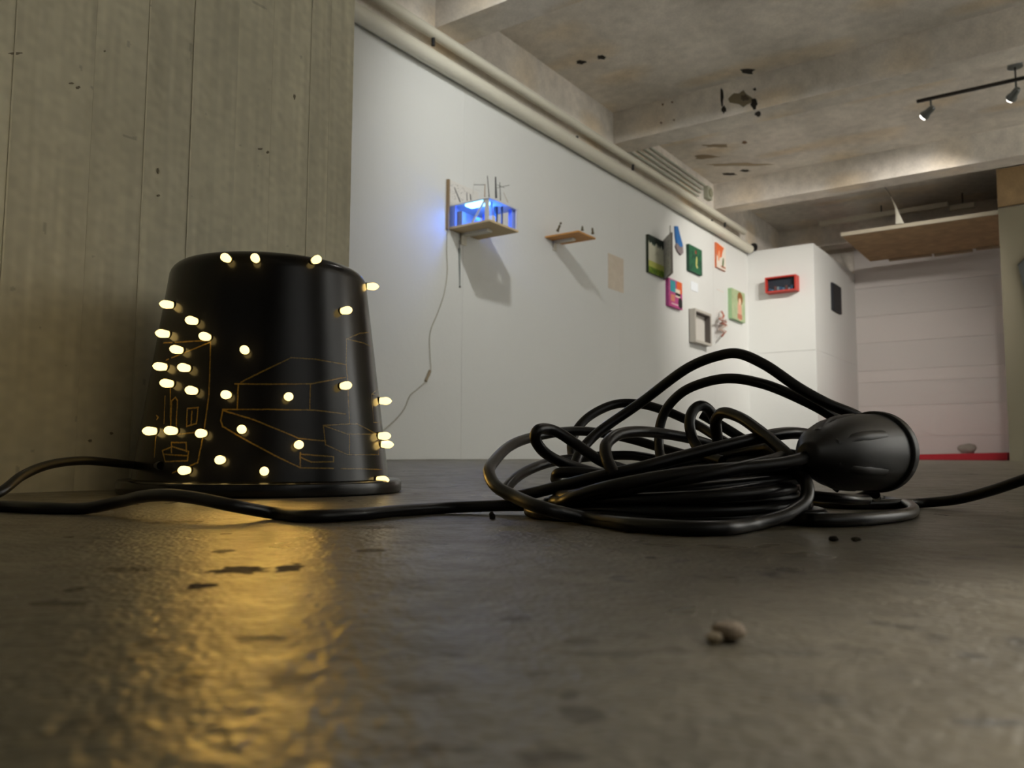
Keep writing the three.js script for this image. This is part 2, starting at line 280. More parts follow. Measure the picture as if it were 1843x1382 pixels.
// ------------------------------------------------------------------ bucket lamp
const BX = -0.714, BZ = -0.560, BTOP = 0.236;
const bodyR = (y) => 0.1285 - (y - 0.014) * (0.0275 / 0.206);
const bucket = thing('bucket_lamp', 'upturned black plastic bucket stuck with glowing bulbs and gold line drawings', 'lamp', [BX, 0, BZ]);
function hitBucket(px, py, grow) {   // where a line of sight meets the bucket side (grown by a few mm)
  const d = ray(px, py), f = (t) => Math.hypot(d.x * t - BX, d.z * t - BZ) - bodyR(EYE + d.y * t) - grow;
  let best = 0.9, bv = 9;
  for (let t = 0.5; t < 1.1; t += 0.0005) { const v = f(t); if (v < bv) { bv = v; best = t; } if (v <= 0) { best = t; break; } }
  return V(d.x * best, EYE + d.y * best, d.z * best);
}
const crop = (x, y) => [220 + x / 2.763, 420 + y / 2.763];
const drawing = [
  [[1115, 525], [1113, 650], [1120, 720], [1130, 945]], [[1115, 525], [1180, 497], [1250, 490], [1268, 495]], [[1115, 525], [1200, 545], [1268, 578]],
  [[590, 740], [700, 685], [840, 618], [960, 625], [1110, 652]], [[560, 748], [740, 750], [940, 748], [1110, 715]], [[577, 750], [573, 870]], [[935, 750], [932, 870]],
  [[500, 875], [700, 875], [950, 878], [1110, 898]], [[500, 880], [490, 930], [500, 960], [620, 1030], [760, 1105], [885, 1165]], [[500, 880], [650, 925], [780, 978], [880, 1020], [1010, 1032]],
  [[885, 1090], [885, 1165], [1050, 1168]], [[1085, 1170], [1190, 1170], [1290, 1175]], [[1000, 955], [1090, 949], [1170, 948], [1270, 1000]], [[1000, 955], [1120, 998], [1270, 998], [1275, 1100], [1120, 1100], [1010, 1050], [1000, 955]], [[1130, 1000], [1130, 1100]],
  [[890, 1098], [970, 1104], [1050, 1110], [1050, 1135], [940, 1137], [890, 1115]], [[1240, 800], [1280, 766]], [[1240, 800], [1288, 805]], [[1240, 800], [1250, 940], [1300, 940]],
  [[205, 545], [320, 538], [440, 532]], [[218, 630], [330, 585], [440, 540], [432, 800], [405, 1000], [375, 1140], [250, 1190]],
  [[240, 980], [247, 832], [265, 815], [275, 830], [268, 980]], [[325, 870], [378, 866], [370, 945], [320, 960], [325, 870]], [[347, 884], [343, 952]], [[170, 985], [160, 1110]], [[240, 770], [240, 930]], [[214, 790], [208, 945]],
  [[270, 1000], [400, 985]], [[200, 1080], [250, 1060], [330, 1085], [325, 1130], [215, 1135], [200, 1080]], [[245, 1090], [245, 1040], [318, 1040], [320, 1085]], [[205, 1098], [325, 1106]], [[170, 905], [180, 915], [172, 925]],
];
const TW = 2048, TH = 640, uOf = (p) => { let a = Math.atan2(p.x - BX, p.z - BZ) / (2 * Math.PI); return a - Math.floor(a); };
const bucketMap = canvasTex(TW, TH, (g) => {
  g.fillStyle = '#101011'; g.fillRect(0, 0, TW, TH);
  g.lineWidth = 3.8; g.lineCap = g.lineJoin = 'round'; g.strokeStyle = '#7d6428';
  for (const l of drawing) {
    let prev = null;
    for (let i = 0; i < l.length - 1; i++) for (let k = 0; k <= 8; k++) {
      const s = k / 8, p = hitBucket(...crop(l[i][0] + (l[i + 1][0] - l[i][0]) * s, l[i][1] + (l[i + 1][1] - l[i][1]) * s), 0);
      const q = [uOf(p) * TW, TH - p.y / 0.25 * TH];
      if (prev && Math.abs(q[0] - prev[0]) < TW / 2) { g.globalAlpha = 0.75 + 0.25 * rnd(); g.beginPath(); g.moveTo(prev[0], prev[1]); g.lineTo(q[0] + rnd() - 0.5, q[1] + rnd() - 0.5); g.stroke(); }
      prev = q;
    }
  }
});
bucketMap.wrapS = THREE.RepeatWrapping;
{ const prof = []; for (let i = 0; i <= 10; i++) { const y = 0.012 + (0.219 - 0.012) * i / 10; prof.push([bodyR(y), y]); }
  const rt = bodyR(0.219); for (let i = 1; i <= 7; i++) { const a = i / 7 * Math.PI / 2; prof.push([rt - 0.016 * (1 - Math.cos(a)), 0.219 + 0.016 * Math.sin(a)]); }
  prof.push([0.06, BTOP], [0, BTOP]);
  const g = new THREE.LatheGeometry(prof.map(([r, y]) => new THREE.Vector2(Math.max(r, 1e-5), y)), 128), p = g.attributes.position, uv = g.attributes.uv;
  for (let i = 0; i < p.count; i++) uv.setY(i, p.getY(i) / 0.25);
  const mat = new THREE.MeshPhysicalMaterial({ color: 0xffffff, roughness: 0.22, specularIntensity: 0.65, map: bucketMap });
  part('body', g, mat, bucket);
  part('rim', new THREE.LatheGeometry([[0.134, 0], [0.140, 0], [0.142, 0.002], [0.142, 0.011], [0.140, 0.0135], [0.130, 0.0145], [0.126, 0.014], [0.126, 0.004], [0.134, 0]].map(([r, y]) => new THREE.Vector2(r, y)), 128), M.bucket, bucket);
}
const bulbs = [[513, 122], [662, 124], [968, 130], [1256, 265], [219, 352], [343, 433], [1117, 383], [198, 498], [409, 512], [267, 578], [608, 580], [186, 662], [304, 668], [218, 746], [342, 782], [515, 801], [827, 811], [1114, 758], [1309, 833], [134, 982], [238, 982], [390, 993], [593, 976], [880, 1052], [1306, 1007], [1318, 1048], [486, 1126], [306, 1178], [705, 1182], [1296, 1225]];
const bulbGeo = new THREE.LatheGeometry([[0, 0.0165], [0.0012, 0.0158], [0.0032, 0.0140], [0.0046, 0.0112], [0.0048, 0.008], [0.0043, 0.004], [0.0038, 0.001], [0.0038, -0.004], [0, -0.004]].map(([r, y]) => new THREE.Vector2(Math.max(r, 1e-5), y)).reverse(), 20);
const collarGeo = new THREE.CylinderGeometry(0.0049, 0.0052, 0.0022, 18);
const GLOW = lin(1, 0.56, 0.11), bulbMat = std(0xfff2d0, 0.3, { emissive: lin(1, 0.68, 0.22), emissiveIntensity: 2.5 });
const STRONG = new Set([827, 593, 880, 705, 515]);   // the brighter bulbs of the string
for (const b of bulbs) {
  const p = hitBucket(...crop(...b), 0.007), out = V(p.x - BX, 0, p.z - BZ).normalize();
  const base = V(out.x * bodyR(p.y), p.y, out.z * bodyR(p.y)), q = new THREE.Quaternion().setFromUnitVectors(UP, out.clone().add(V(0, 0.1 * (rnd() - 0.4), 0.12 * (rnd() - 0.5))).normalize());
  const m = part('light_bulb', bulbGeo, bulbMat, bucket, 'small glowing warm bulb'); m.position.copy(base); m.quaternion.copy(q); m.scale.setScalar(0.84);
  part('collar', collarGeo, M.bucket, m);
  const L = new THREE.SpotLight(GLOW, STRONG.has(b[0]) ? 0.0095 : 0.0024, 0, 0.75, 1, 2);   // lens-ended bulb: throws its light outwards
  L.name = 'bulb_light'; L.position.set(0, 0.0095, 0); L.shadow.radius = 0.16; L.castShadow = true; L.shadow.camera.near = 0.001; L.target.name = 'aim'; L.target.position.set(0, 0.1, 0); m.add(L); m.add(L.target);
}
const CR = 0.0039;
const fl = (px, py) => onPlane('y', CR, px, py);
const wire = (list) => list.map((p) => { const q = p.length === 2 ? fl(...p) : atDepth(...p); q.y = Math.max(q.y, CR); return q; });
{ const hole = hitBucket(290, 838, 0.0005);
  const lead = thing('lamp_cable', 'black cable arching off the floor into the side of the bucket', 'cable');
  const pts = wire([[-330, 905], [-200, 915, 0.62], [-90, 918, 0.61], [-10, 890, 0.62], [40, 856, 0.65], [90, 836, 0.69], [150, 829, 0.73], [205, 833, 0.77], [250, 838, 0.81]]);
  pts.push(hole);
  part('cable', tube(pts, CR, 120, 14), M.rubber, lead);
}

// ------------------------------------------------------------------ extension cord
const cord = thing('extension_cord', 'tangled black rubber extension cord heaped on the floor with its round socket', 'cord');
{ const s = [];
  const add = (list, seg = 90, closed = false) => s.push(tube(wire(list), CR, seg, 12, closed));
  // run along the floor to the heap
  add([[-420, 960], [-200, 925], [-80, 912], [0, 911], [80, 914], [150, 915], [215, 903, 0.525], [255, 894, 0.512], [300, 891, 0.50], [350, 896, 0.492], [420, 910, 0.484], [490, 923], [560, 929], [640, 926], [720, 919], [800, 914], [900, 910, 0.555], [1000, 909, 0.55], [1090, 900, 0.54], [1200, 885, 0.54], [1330, 868, 0.54]], 260);
  // the big front loop
  add([[1229, 817, 0.66], [1197, 808, 0.67], [1139, 791, 0.68], [1099, 782, 0.68], [1052, 776, 0.675], [1012, 777, 0.665], [966, 785, 0.645], [922, 800, 0.60], [890, 829, 0.55], [880, 849, 0.525], [893, 875, 0.505], [925, 893, 0.49], [980, 915, 0.465], [1052, 932], [1139, 944], [1226, 950], [1300, 950], [1361, 942], [1418, 925, 0.455], [1450, 900, 0.468], [1452, 872, 0.48], [1436, 852, 0.50], [1400, 842, 0.53]], 260);
  // tall arches over the heap
  add([[1030, 862, 0.60], [1041, 820, 0.62], [1070, 784, 0.635], [1154, 724, 0.645], [1240, 661, 0.63], [1290, 641, 0.62], [1327, 636, 0.61], [1374, 655, 0.60], [1441, 700, 0.59], [1491, 727, 0.585], [1545, 750, 0.585], [1590, 790, 0.60], [1600, 840, 0.62], [1560, 890, 0.63], [1500, 905]], 200);
  add([[1215, 868, 0.60], [1192, 835, 0.64], [1186, 800, 0.655], [1188, 766, 0.66], [1200, 735, 0.66], [1228, 706, 0.655], [1269, 688, 0.645], [1315, 681, 0.635], [1374, 691, 0.62], [1441, 718, 0.605], [1490, 744, 0.60], [1535, 780, 0.605], [1540, 840, 0.62], [1500, 880, 0.62]], 180);
  add([[1060, 862, 0.63], [1034, 831, 0.66], [1029, 797, 0.68], [1042, 768, 0.69], [1067, 745, 0.70], [1110, 727, 0.71], [1151, 727, 0.71], [1197, 739, 0.70], [1255, 765, 0.69], [1298, 791, 0.67], [1350, 820, 0.65], [1400, 850, 0.63]], 160);
  // small kinks
  add([[1300, 830, 0.56], [1268, 818, 0.575], [1250, 796, 0.585], [1241, 762, 0.59], [1248, 738, 0.595], [1263, 730, 0.60], [1280, 742, 0.605], [1289, 765, 0.605], [1292, 795, 0.60], [1300, 830, 0.585]], 110);
  add([[1298, 830, 0.60], [1291, 790, 0.585], [1288, 758, 0.575], [1300, 743, 0.565], [1331, 751, 0.55], [1361, 771, 0.535], [1391, 795, 0.52], [1422, 824, 0.505], [1440, 850, 0.50]], 110);
  add([[1262, 745, 0.64], [1300, 767, 0.635], [1337, 790, 0.63], [1380, 815, 0.62]], 50);
  add([[1105, 852, 0.515], [1093, 828, 0.52], [1090, 803, 0.53], [1108, 784, 0.545], [1139, 777, 0.565], [1183, 779, 0.59], [1241, 789, 0.61], [1290, 804, 0.62], [1340, 825, 0.62]], 110);
  add([[1140, 850, 0.58], [1081, 829, 0.57], [1038, 800, 0.575], [1006, 779, 0.575], [985, 772, 0.57], [967, 775, 0.56], [963, 787, 0.56], [974, 808, 0.565], [1000, 827, 0.575], [1040, 842, 0.585], [1110, 860, 0.59]], 130);
  add([[1260, 845, 0.66], [1183, 827, 0.68], [1139, 820, 0.68], [1096, 820, 0.68], [1052, 823, 0.665], [995, 831, 0.645], [951, 846, 0.615], [922, 866, 0.585], [909, 886, 0.565], [925, 893, 0.55], [960, 887, 0.54], [1020, 872, 0.53], [1080, 857, 0.52], [1139, 845, 0.515], [1226, 822, 0.52], [1342, 793, 0.53], [1420, 780, 0.55], [1460, 783, 0.58]], 200);
  add([[1330, 800, 0.60], [1381, 783, 0.60], [1422, 778, 0.60], [1462, 783, 0.605], [1500, 800, 0.61]], 50);
  add([[1000, 862, 0.57], [1005, 852, 0.56], [1030, 850, 0.555], [1080, 853, 0.55], [1140, 850, 0.545]], 40);
  // strand from the socket back into the heap
  add([[1462, 816, 0.498], [1440, 826, 0.492], [1400, 835, 0.485], [1342, 841, 0.48], [1250, 850, 0.475], [1168, 862, 0.475], [1081, 880, 0.485], [1024, 899, 0.50], [1000, 908, 0.53]], 110);
  // turn of cable under the socket and the tail that leaves to the right
  add([[1400, 930], [1470, 936], [1540, 935], [1600, 930], [1636, 924], [1643, 914], [1625, 906], [1590, 900], [1520, 898, 0.58], [1440, 890, 0.58], [1340, 880, 0.56]], 120);
  add([[1440, 902], [1520, 907], [1600, 907], [1660, 905, 0.64], [1720, 899, 0.625], [1780, 884, 0.605], [1843, 863, 0.585], [1910, 842, 0.57], [1990, 835, 0.56], [2080, 860, 0.56], [2200, 905]], 130);
  // the flat body of the heap: turns of cable lying on one another
  const c0 = atDepth(1205, 900, 0.535), a0 = V(R0.x, 0, R0.z).normalize(), b0 = V(F0.x, 0, F0.z).normalize();
  for (let k = 0; k < 11; k++) {
    const A = 0.088 - 0.004 * (k % 4) - 0.0012 * k, B = 0.062 - 0.005 * (k % 3) - 0.001 * k, tilt = 0.0045 * k * 0.5, ox = 0.006 * (rnd() - 0.5) + 0.004, oz = 0.016 * (rnd() - 0.5), ph = rnd() * 6, pts = [];
    for (let i = 0; i < 16; i++) {
      const t = i / 16 * Math.PI * 2, w = 1 + 0.05 * Math.sin(2 * t + ph) + 0.03 * Math.sin(3 * t + ph * 2), x = Math.cos(t) * A * w + ox, z = Math.sin(t) * B * w + oz;
      const p = V(c0.x, 0, c0.z).addScaledVector(a0, x).addScaledVector(b0, z);
      p.y = Math.max(CR, CR + 0.0026 * (k % 5) + tilt * (x / 0.09 + 0.75) * (z > 0 ? 1 : 0.85)); pts.push(p);
    }
    s.push(tube(pts, CR, 140, 10, true));
  }
  part('cable', s, M.rubber, cord);
  // socket: near end with the cable grip, far end with the round flange
  const A = atDepth(1452, 816, 0.492), B = atDepth(1580, 813, 0.562), dir = B.clone().sub(A), len = dir.length();
  const sk = part('socket', turnedAlong([[0, 0], [0.006, 0], [0.0075, 0.004], [0.012, 0.010], [0.0175, 0.020], [0.0215, 0.034], [0.0235, 0.05], [0.025, 0.066], [0.0255, len - 0.012], [0.0258, len - 0.008], [0.0255, len], [0, len - 0.002]], A, dir, 48), M.socketRubber, cord, 'round black rubber socket');
  part('flange', turnedAlong([[0.024, len - 0.009], [0.0272, len - 0.009], [0.0277, len - 0.007], [0.0277, len - 0.001], [0.027, len], [0.022, len]], A, dir, 48), M.socketRubber, sk);
  const dn = dir.clone().normalize(), e1 = V(0, 1, 0).cross(dn).normalize(), e2 = dn.clone().cross(e1);
  for (let k = 0; k < 6; k++) {
    const a = k / 6 * Math.PI * 2 + 0.55, ridge = [];
    for (const [r, l] of [[0.0105, 0.016], [0.0175, 0.034], [0.0195, 0.048], [0.0205, 0.064]]) ridge.push(A.clone().addScaledVector(dn, l).addScaledVector(e1, Math.cos(a) * r).addScaledVector(e2, Math.sin(a) * r));
    part('grip_ridge', tube(ridge, 0.0048, 24, 12), M.socketRubber, sk);
  }
  const sp = atDepth(1577, 893, 0.56);
  part('screw', [new THREE.CylinderGeometry(0.003, 0.003, 0.004, 14).rotateX(1.1).translate(sp.x, sp.y, sp.z)], M.chrome, sk, 'small metal screw');
}

// crumbs of paint and grit on the floor
function crumb(px, py, r, mat, label, flat = 0.7) {
  const c = onPlane('y', 0, px, py), g = new THREE.IcosahedronGeometry(r, 2), p = g.attributes.position;
  for (let i = 0; i < p.count; i++) { const v = V(p.getX(i), p.getY(i), p.getZ(i)), k = 0.75 + 0.5 * pnoise((v.x / r + 1) / 2.01, (v.y / r + v.z / r * 0.7 + 2) / 4.01, 4, 7, Math.round(px)); p.setXYZ(i, v.x * k, v.y * k * flat, v.z * k); }
  g.computeVertexNormals(); g.translate(c.x, r * flat * 0.85, c.z);
  const m = part(numbered('crumb'), g, mat, scene); m.userData = { label, category: 'debris' }; return m;
}
crumb(1312, 1152, 0.0036, std(0x9a8b78, 0.95), 'brown crumb of debris on the bare floor in front of the cord heap', 0.6);
crumb(1287, 1158, 0.0018, std(0x93866f, 0.95), 'smaller crumb lying against the brown crumb of debris');
crumb(1500, 974, 0.0022, M.stain, 'dark speck of grit below the socket, beside its twin', 0.6);
crumb(1541, 974, 0.002, std(0x4a4438, 0.95), 'grey speck of grit below the cable turn under the socket', 0.6);
crumb(886, 934, 0.002, M.stain, 'tiny dark speck on the floor below the straight cable run', 1.2);

// ------------------------------------------------------------------ blue-lit model on its shelf
{ const z0 = -4.467, z1 = -4.82, xo = -3.36, y = 1.66, yr = 1.822;
  const sh = thing('model_shelf', 'small wall shelf carrying a stick-built model lit blue from inside', 'shelf', [0, 0, 0]);
  part('board', box(WX, xo, y - 0.008, y + 0.008, z0, z1, 0.002), std(0xc9b48e, 0.7), sh);
  part('bracket', [box(WX, xo + 0.08 - 0.2, y - 0.026, y - 0.008, -4.60, -4.66), box(WX, WX + 0.015, y - 0.09, y - 0.008, -4.60, -4.66)], std(0xd6d2c4, 0.5), sh);
  part('back_strip', box(WX, WX + 0.022, 1.645, 2.012, -4.436, -4.452), std(0x8d7658, 0.8), sh, 'upright brown strip');
  const ft = canvasTex(512, 256, (g, w, h) => { g.fillStyle = '#d9d6d0'; g.fillRect(0, 0, w, h); g.strokeStyle = '#6d6862'; g.fillStyle = '#4f4a46'; for (let i = 0; i < 70; i++) { g.beginPath(); g.arc(20 + rnd() * w * 0.45, 20 + rnd() * 160, 1 + rnd() * 3.5, 0, 7); g.fill(); } for (let i = 0; i < 14; i++) { g.lineWidth = 1 + rnd() * 2; g.beginPath(); const x = w * (0.4 + rnd() * 0.5), yy = 20 + rnd() * 150; g.moveTo(x, yy); g.lineTo(x + (rnd() - 0.5) * 120, yy + (rnd() - 0.5) * 60); g.stroke(); } });
  const bk = part('back_sheet', new THREE.BoxGeometry(0.345, 0.19, 0.006).rotateY(Math.PI / 2), std(0xffffff, 0.7, { map: ft }), sh, 'white sheet with scattered drawn dots and lines'); bk.position.set(WX + 0.004, 1.922, -4.632);
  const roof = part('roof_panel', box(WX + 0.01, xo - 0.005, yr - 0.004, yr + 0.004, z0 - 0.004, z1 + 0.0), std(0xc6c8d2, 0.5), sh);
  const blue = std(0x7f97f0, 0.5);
  const white = std(0xcfccc6, 0.6), dark = std(0x3c3a38, 0.7), yb = y + 0.008, yt = yr - 0.004;
  const post = (x, z, w, mat, d = w) => part('post', box(x - w / 2, x + w / 2, yb, yt, z - d / 2, z + d / 2), mat, sh);
  post(WX + 0.035, z0 - 0.012, 0.05, blue, 0.02); post(xo - 0.04, z1 + 0.028, 0.03, blue, 0.05); post(xo - 0.012, z1 + 0.012, 0.012, white, 0.016);
  post(xo - 0.035, z0 - 0.015, 0.03, white, 0.014); post(xo - 0.05, z0 - 0.085, 0.012, blue); post(xo - 0.09, -4.66, 0.02, dark, 0.02); post(xo - 0.05, -4.68, 0.010, dark); post(WX + 0.1, -4.78, 0.03, blue, 0.05);
  part('strut', rod(V(xo - 0.16, yb, z0 - 0.01), V(xo - 0.05, yt, z0 - 0.012), 0.0085), white, sh);
  part('block', box(WX + 0.04, WX + 0.10, yb, yb + 0.11, z0 - 0.03, z0 - 0.08), std(0x7e8288, 0.7), sh); part('block', box(xo - 0.075, xo - 0.025, yb, yb + 0.045, z0 - 0.06, z0 - 0.10), white, sh);
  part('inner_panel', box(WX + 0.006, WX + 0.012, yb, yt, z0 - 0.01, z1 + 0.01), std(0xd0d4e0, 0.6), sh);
  part('ball', new THREE.SphereGeometry(0.028, 20, 14).translate(WX + 0.16, yb + 0.05, -4.6), blue, sh);
  const stick = (px0, py0, px1, py1, r, mat) => part('stick', rod(onPlane('y', yr + 0.004, px0, py0), (() => { const a = onPlane('y', yr + 0.004, px0, py0); const d = ray(px1, py1); const t = (Math.hypot(a.x, a.z)) / Math.hypot(d.x, d.z); return V(d.x * t, EYE + d.y * t, d.z * t); })(), r, r * 0.6, 6), mat, sh);
  const c7 = (x, yy) => [780 + x / 9.21, 300 + yy / 9.21];
  for (const [a, b, c, d, r, m] of [[445, 585, 350, 345, 0.004, dark], [925, 510, 895, 150, 0.0038, dark], [1040, 520, 1030, 170, 0.0075, dark], [1112, 560, 1100, 260, 0.0035, dark], [640, 545, 680, 240, 0.003, white], [850, 505, 855, 290, 0.0035, std(0x9a7d58, 0.8)], [560, 560, 555, 420, 0.003, dark], [1235, 590, 1160, 420, 0.002, std(0xa08c70, 0.8)], [620, 550, 610, 450, 0.004, dark]]) stick(...c7(a, b), ...c7(c, d), r, m);
  { const P = (x, yy) => { const d = ray(...c7(x, yy)), t = 3.42 / -d.x; return V(d.x * t, EYE + d.y * t, d.z * t); };
    part('cross_stick', rod(P(675, 300), P(860, 300), 0.002, 0.002, 6), dark, sh); part('cross_stick', rod(P(690, 370), P(770, 400), 0.002, 0.002, 6), white, sh); part('cross_stick', rod(P(1060, 350), P(1260, 305), 0.0018, 0.0018, 6), dark, sh); part('cross_stick', rod(P(1060, 300), P(1180, 350), 0.0018, 0.0018, 6), dark, sh); }
  const BL = lin(0.025, 0.16, 1), lampC = V(xo - 0.15, yr - 0.014, z0 - 0.06);
  part('blue_lamp', box(lampC.x - 0.08, lampC.x + 0.09, lampC.y - 0.006, lampC.y + 0.009, lampC.z - 0.03, lampC.z + 0.045), std(0xffffff, 0.4, { emissive: lin(0.28, 0.8, 1), emissiveIntensity: 2.8 }), sh, 'blue-white glowing lamp strip');
  const L = new THREE.RectAreaLight(BL, 46, 0.14, 0.06); L.name = 'blue_light'; L.position.set(lampC.x, lampC.y - 0.009, lampC.z); L.lookAt(lampC.x, 0, lampC.z); sh.add(L);
  const L2 = new THREE.PointLight(BL, 0.085, 0, 2); L2.name = 'blue_light'; L2.position.set(lampC.x + 0.05, lampC.y - 0.07, lampC.z - 0.09); L2.castShadow = true; sh.add(L2);
  // lead of the model lamp
  const onW = (x, yy) => onPlane('x', WX + 0.006, x, yy);
  const cw = thing('model_lead', 'thin pale flex hanging down the white wall from the model shelf', 'flex');
  part('flex', tube([[805, 418], [804, 450], [805, 490], [799, 530], [787, 565], [774, 600], [774, 640], [775, 668], [768, 684], [752, 700], [738, 712], [728, 735], [712, 755], [690, 775], [660, 800], [620, 822]].map((p) => onW(...p)), 0.0022, 140, 8), std(0x9d977f, 0.6), cw);
  part('switch', rod(onW(774, 667), onW(766, 686), 0.010, 0.010, 12), std(0x8d7d63, 0.5), cw);
  const pl = thing('hanging_plumb', 'slim dark tapered weight hanging below the blue-lit shelf', 'ornament');
  part('cord', rod(onW(827, 432), onW(827, 447), 0.002), dark, pl); part('tip', rod(onW(827, 447), onW(828, 514), 0.009, 0.003, 12), std(0x8f9490, 0.35, { metalness: 0.3 }), pl); part('bob', new THREE.SphereGeometry(0.007, 12, 8).translate(...onW(828, 516).toArray()), dark, pl);
}

// plank shelf with little figures
{ const sh = thing('plank_shelf', 'narrow pine plank shelf on the white wall with small figures on it', 'shelf');
  part('board', box(WX, -3.4, 1.872, 1.886, -5.74, -6.025, 0.002), M.pine, sh);
  part('bracket', [box(WX, -3.53, 1.854, 1.872, -5.86, -5.91), box(WX, WX + 0.012, 1.79, 1.872, -5.86, -5.91)], std(0xcfcabb, 0.5), sh);
  const fig = (px, py, h, lean, label) => { const b = onPlane('y', 1.886, px, py), f = thing('figurine', label, 'figurine', [b.x, 1.886, b.z]); const m = std(0x55482f, 0.7);
    part('body', turnedAlong([[0, 0], [0.012, 0], [0.013, 0.006], [0.008, h * 0.45], [0.010, h * 0.7], [0.004, h * 0.82], [0, h * 0.83]], V(0, 0, 0), V(lean, 1, 0), 14), m, f); part('head', new THREE.SphereGeometry(h * 0.13, 12, 10).translate(lean * h * 0.9, h * 0.88, 0), m, f); return f; };
  fig(1003, 417, 0.075, 0.5, 'dark leaning figurine at the near end of the pine plank'); fig(1048, 415, 0.04, 0, 'tiny figurine on the middle of the pine plank'); fig(1067, 421, 0.055, -0.1, 'dark upright figurine at the far corner of the pine plank');
}

// ------------------------------------------------------------------ pictures
function picture(name, label, y0, y1, z0, z1, thick, sideMat, draw, cat = 'painting', aspect = 256) {
  const t = thing(name, label, cat, [WX, (y0 + y1) / 2, (z0 + z1) / 2]), w = Math.abs(z1 - z0), h = Math.abs(y1 - y0);
  part('stretcher', box(0, thick, -h / 2, h / 2, -w / 2, w / 2), sideMat, t);
  const m = part('picture', new THREE.BoxGeometry(w * 0.998, h * 0.998, 0.002).rotateY(Math.PI / 2).translate(thick + 0.001, 0, 0), std(0xffffff, 0.65, { map: canvasTex(aspect, Math.round(aspect * h / w), draw) }), t); return t;
}
const wash = (g, w, h, cols, n, s) => { for (let i = 0; i < n; i++) { g.globalAlpha = 0.35 + 0.4 * rnd(); g.fillStyle = cols[Math.floor(rnd() * cols.length)]; g.beginPath(); g.ellipse(rnd() * w, rnd() * h, s * (0.4 + rnd()), s * (0.2 + 0.5 * rnd()), rnd() * 3, 0, 7); g.fill(); } g.globalAlpha = 1; };
picture('landscape_painting', 'landscape canvas with dark treetops, pale middle and lime green ground', 1.935, 2.335, -7.67, -8.04, 0.03, std(0x2c3324, 0.8), (g, w, h) => {
  g.fillStyle = '#cfcdb8'; g.fillRect(0, 0, w, h); g.fillStyle = '#12221a'; g.beginPath(); g.moveTo(0, 0); g.lineTo(w, 0); g.lineTo(w, h * 0.2); for (let i = 12; i >= 0; i--) g.lineTo(w * i / 12, h * (0.15 + (i % 2 ? 0.1 : 0) * (0.4 + rnd()))); g.fill();
  g.fillStyle = '#b9bd62'; g.fillRect(0, h * 0.68, w, h * 0.2); g.fillStyle = '#6d8a1e'; g.fillRect(0, h * 0.84, w, h * 0.16); g.strokeStyle = '#a9a68e'; g.lineWidth = 2; for (let i = 0; i < 10; i++) { g.beginPath(); g.moveTo(w * 0.3 + rnd() * 90, h * (0.3 + rnd() * 0.3)); g.lineTo(w * 0.4 + rnd() * 90, h * (0.35 + rnd() * 0.3)); g.stroke(); }
  wash(g, w, h * 0.2, ['#1d3a28', '#0c1712'], 20, 20); g.save(); g.translate(0, h * 0.86); wash(g, w, h * 0.14, ['#3f5f12', '#8aa52c', '#2c4a10'], 30, 18); g.restore(); });
picture('green_painting', 'dark green canvas with a pale figure above the blank white card', 2.15, 2.455, -8.71, -9.09, 0.035, std(0x15402e, 0.7), (g, w, h) => { g.fillStyle = '#1f5b3c'; g.fillRect(0, 0, w, h); wash(g, w, h, ['#174a32', '#2b6b43', '#123a2a'], 40, 30); g.fillStyle = '#b9b76a'; g.beginPath(); g.ellipse(w * 0.56, h * 0.55, 16, 44, 0.2, 0, 7); g.fill(); g.fillStyle = '#8a3b2e'; g.beginPath(); g.arc(w * 0.5, h * 0.2, 16, 0, 7); g.fill(); g.fillStyle = '#d4c98a'; g.beginPath(); g.arc(w * 0.6, h * 0.75, 12, 0, 7); g.fill(); });
picture('orange_painting', 'white canvas with an orange and green painted animal shape near the corner', 2.355, 2.665, -9.58, -9.89, 0.025, std(0xc9714a, 0.7), (g, w, h) => { g.fillStyle = '#e6dccf'; g.fillRect(0, 0, w, h); g.fillStyle = '#df6a35'; g.beginPath(); g.moveTo(0, 0); g.lineTo(w * 0.8, h * 0.08); g.lineTo(w * 0.62, h * 0.3); g.lineTo(w * 0.55, h * 0.5); g.lineTo(w * 0.2, h * 0.62); g.lineTo(0, h * 0.5); g.fill(); g.fillStyle = '#e8a17a'; g.beginPath(); g.ellipse(w * 0.25, h * 0.5, 30, 60, 0.3, 0, 7); g.fill(); g.fillStyle = '#4f6b38'; g.beginPath(); g.ellipse(w * 0.68, h * 0.72, 22, 58, 0.25, 0, 7); g.fill(); g.fillStyle = '#a2482b'; g.fillRect(w * 0.45, h * 0.86, w * 0.5, 14); });
picture('abstract_painting', 'pink edged canvas with turquoise, orange and black shapes', 1.655, 1.96, -8.14, -8.5, 0.035, std(0xa43a80, 0.6), (g, w, h) => { g.fillStyle = '#c04a8a'; g.fillRect(0, 0, w, h); g.fillStyle = '#3ba3ad'; g.fillRect(w * 0.12, h * 0.04, w * 0.38, h * 0.42); g.fillStyle = '#e2642e'; g.beginPath(); g.arc(w * 0.82, h * 0.18, w * 0.24, 0, 7); g.fill(); g.fillStyle = '#e9dccb'; g.fillRect(w * 0.5, h * 0.3, w * 0.34, h * 0.3); g.fillStyle = '#16181a'; g.fillRect(w * 0.5, h * 0.44, w * 0.36, h * 0.1); g.beginPath(); g.ellipse(w * 0.85, h * 0.78, w * 0.16, h * 0.2, 0, 0, 7); g.fill(); g.fillStyle = '#d88a72'; g.fillRect(w * 0.15, h * 0.55, w * 0.3, h * 0.25); g.fillStyle = '#e6c5c9'; g.fillRect(w * 0.2, h * 0.86, w * 0.5, h * 0.05); });
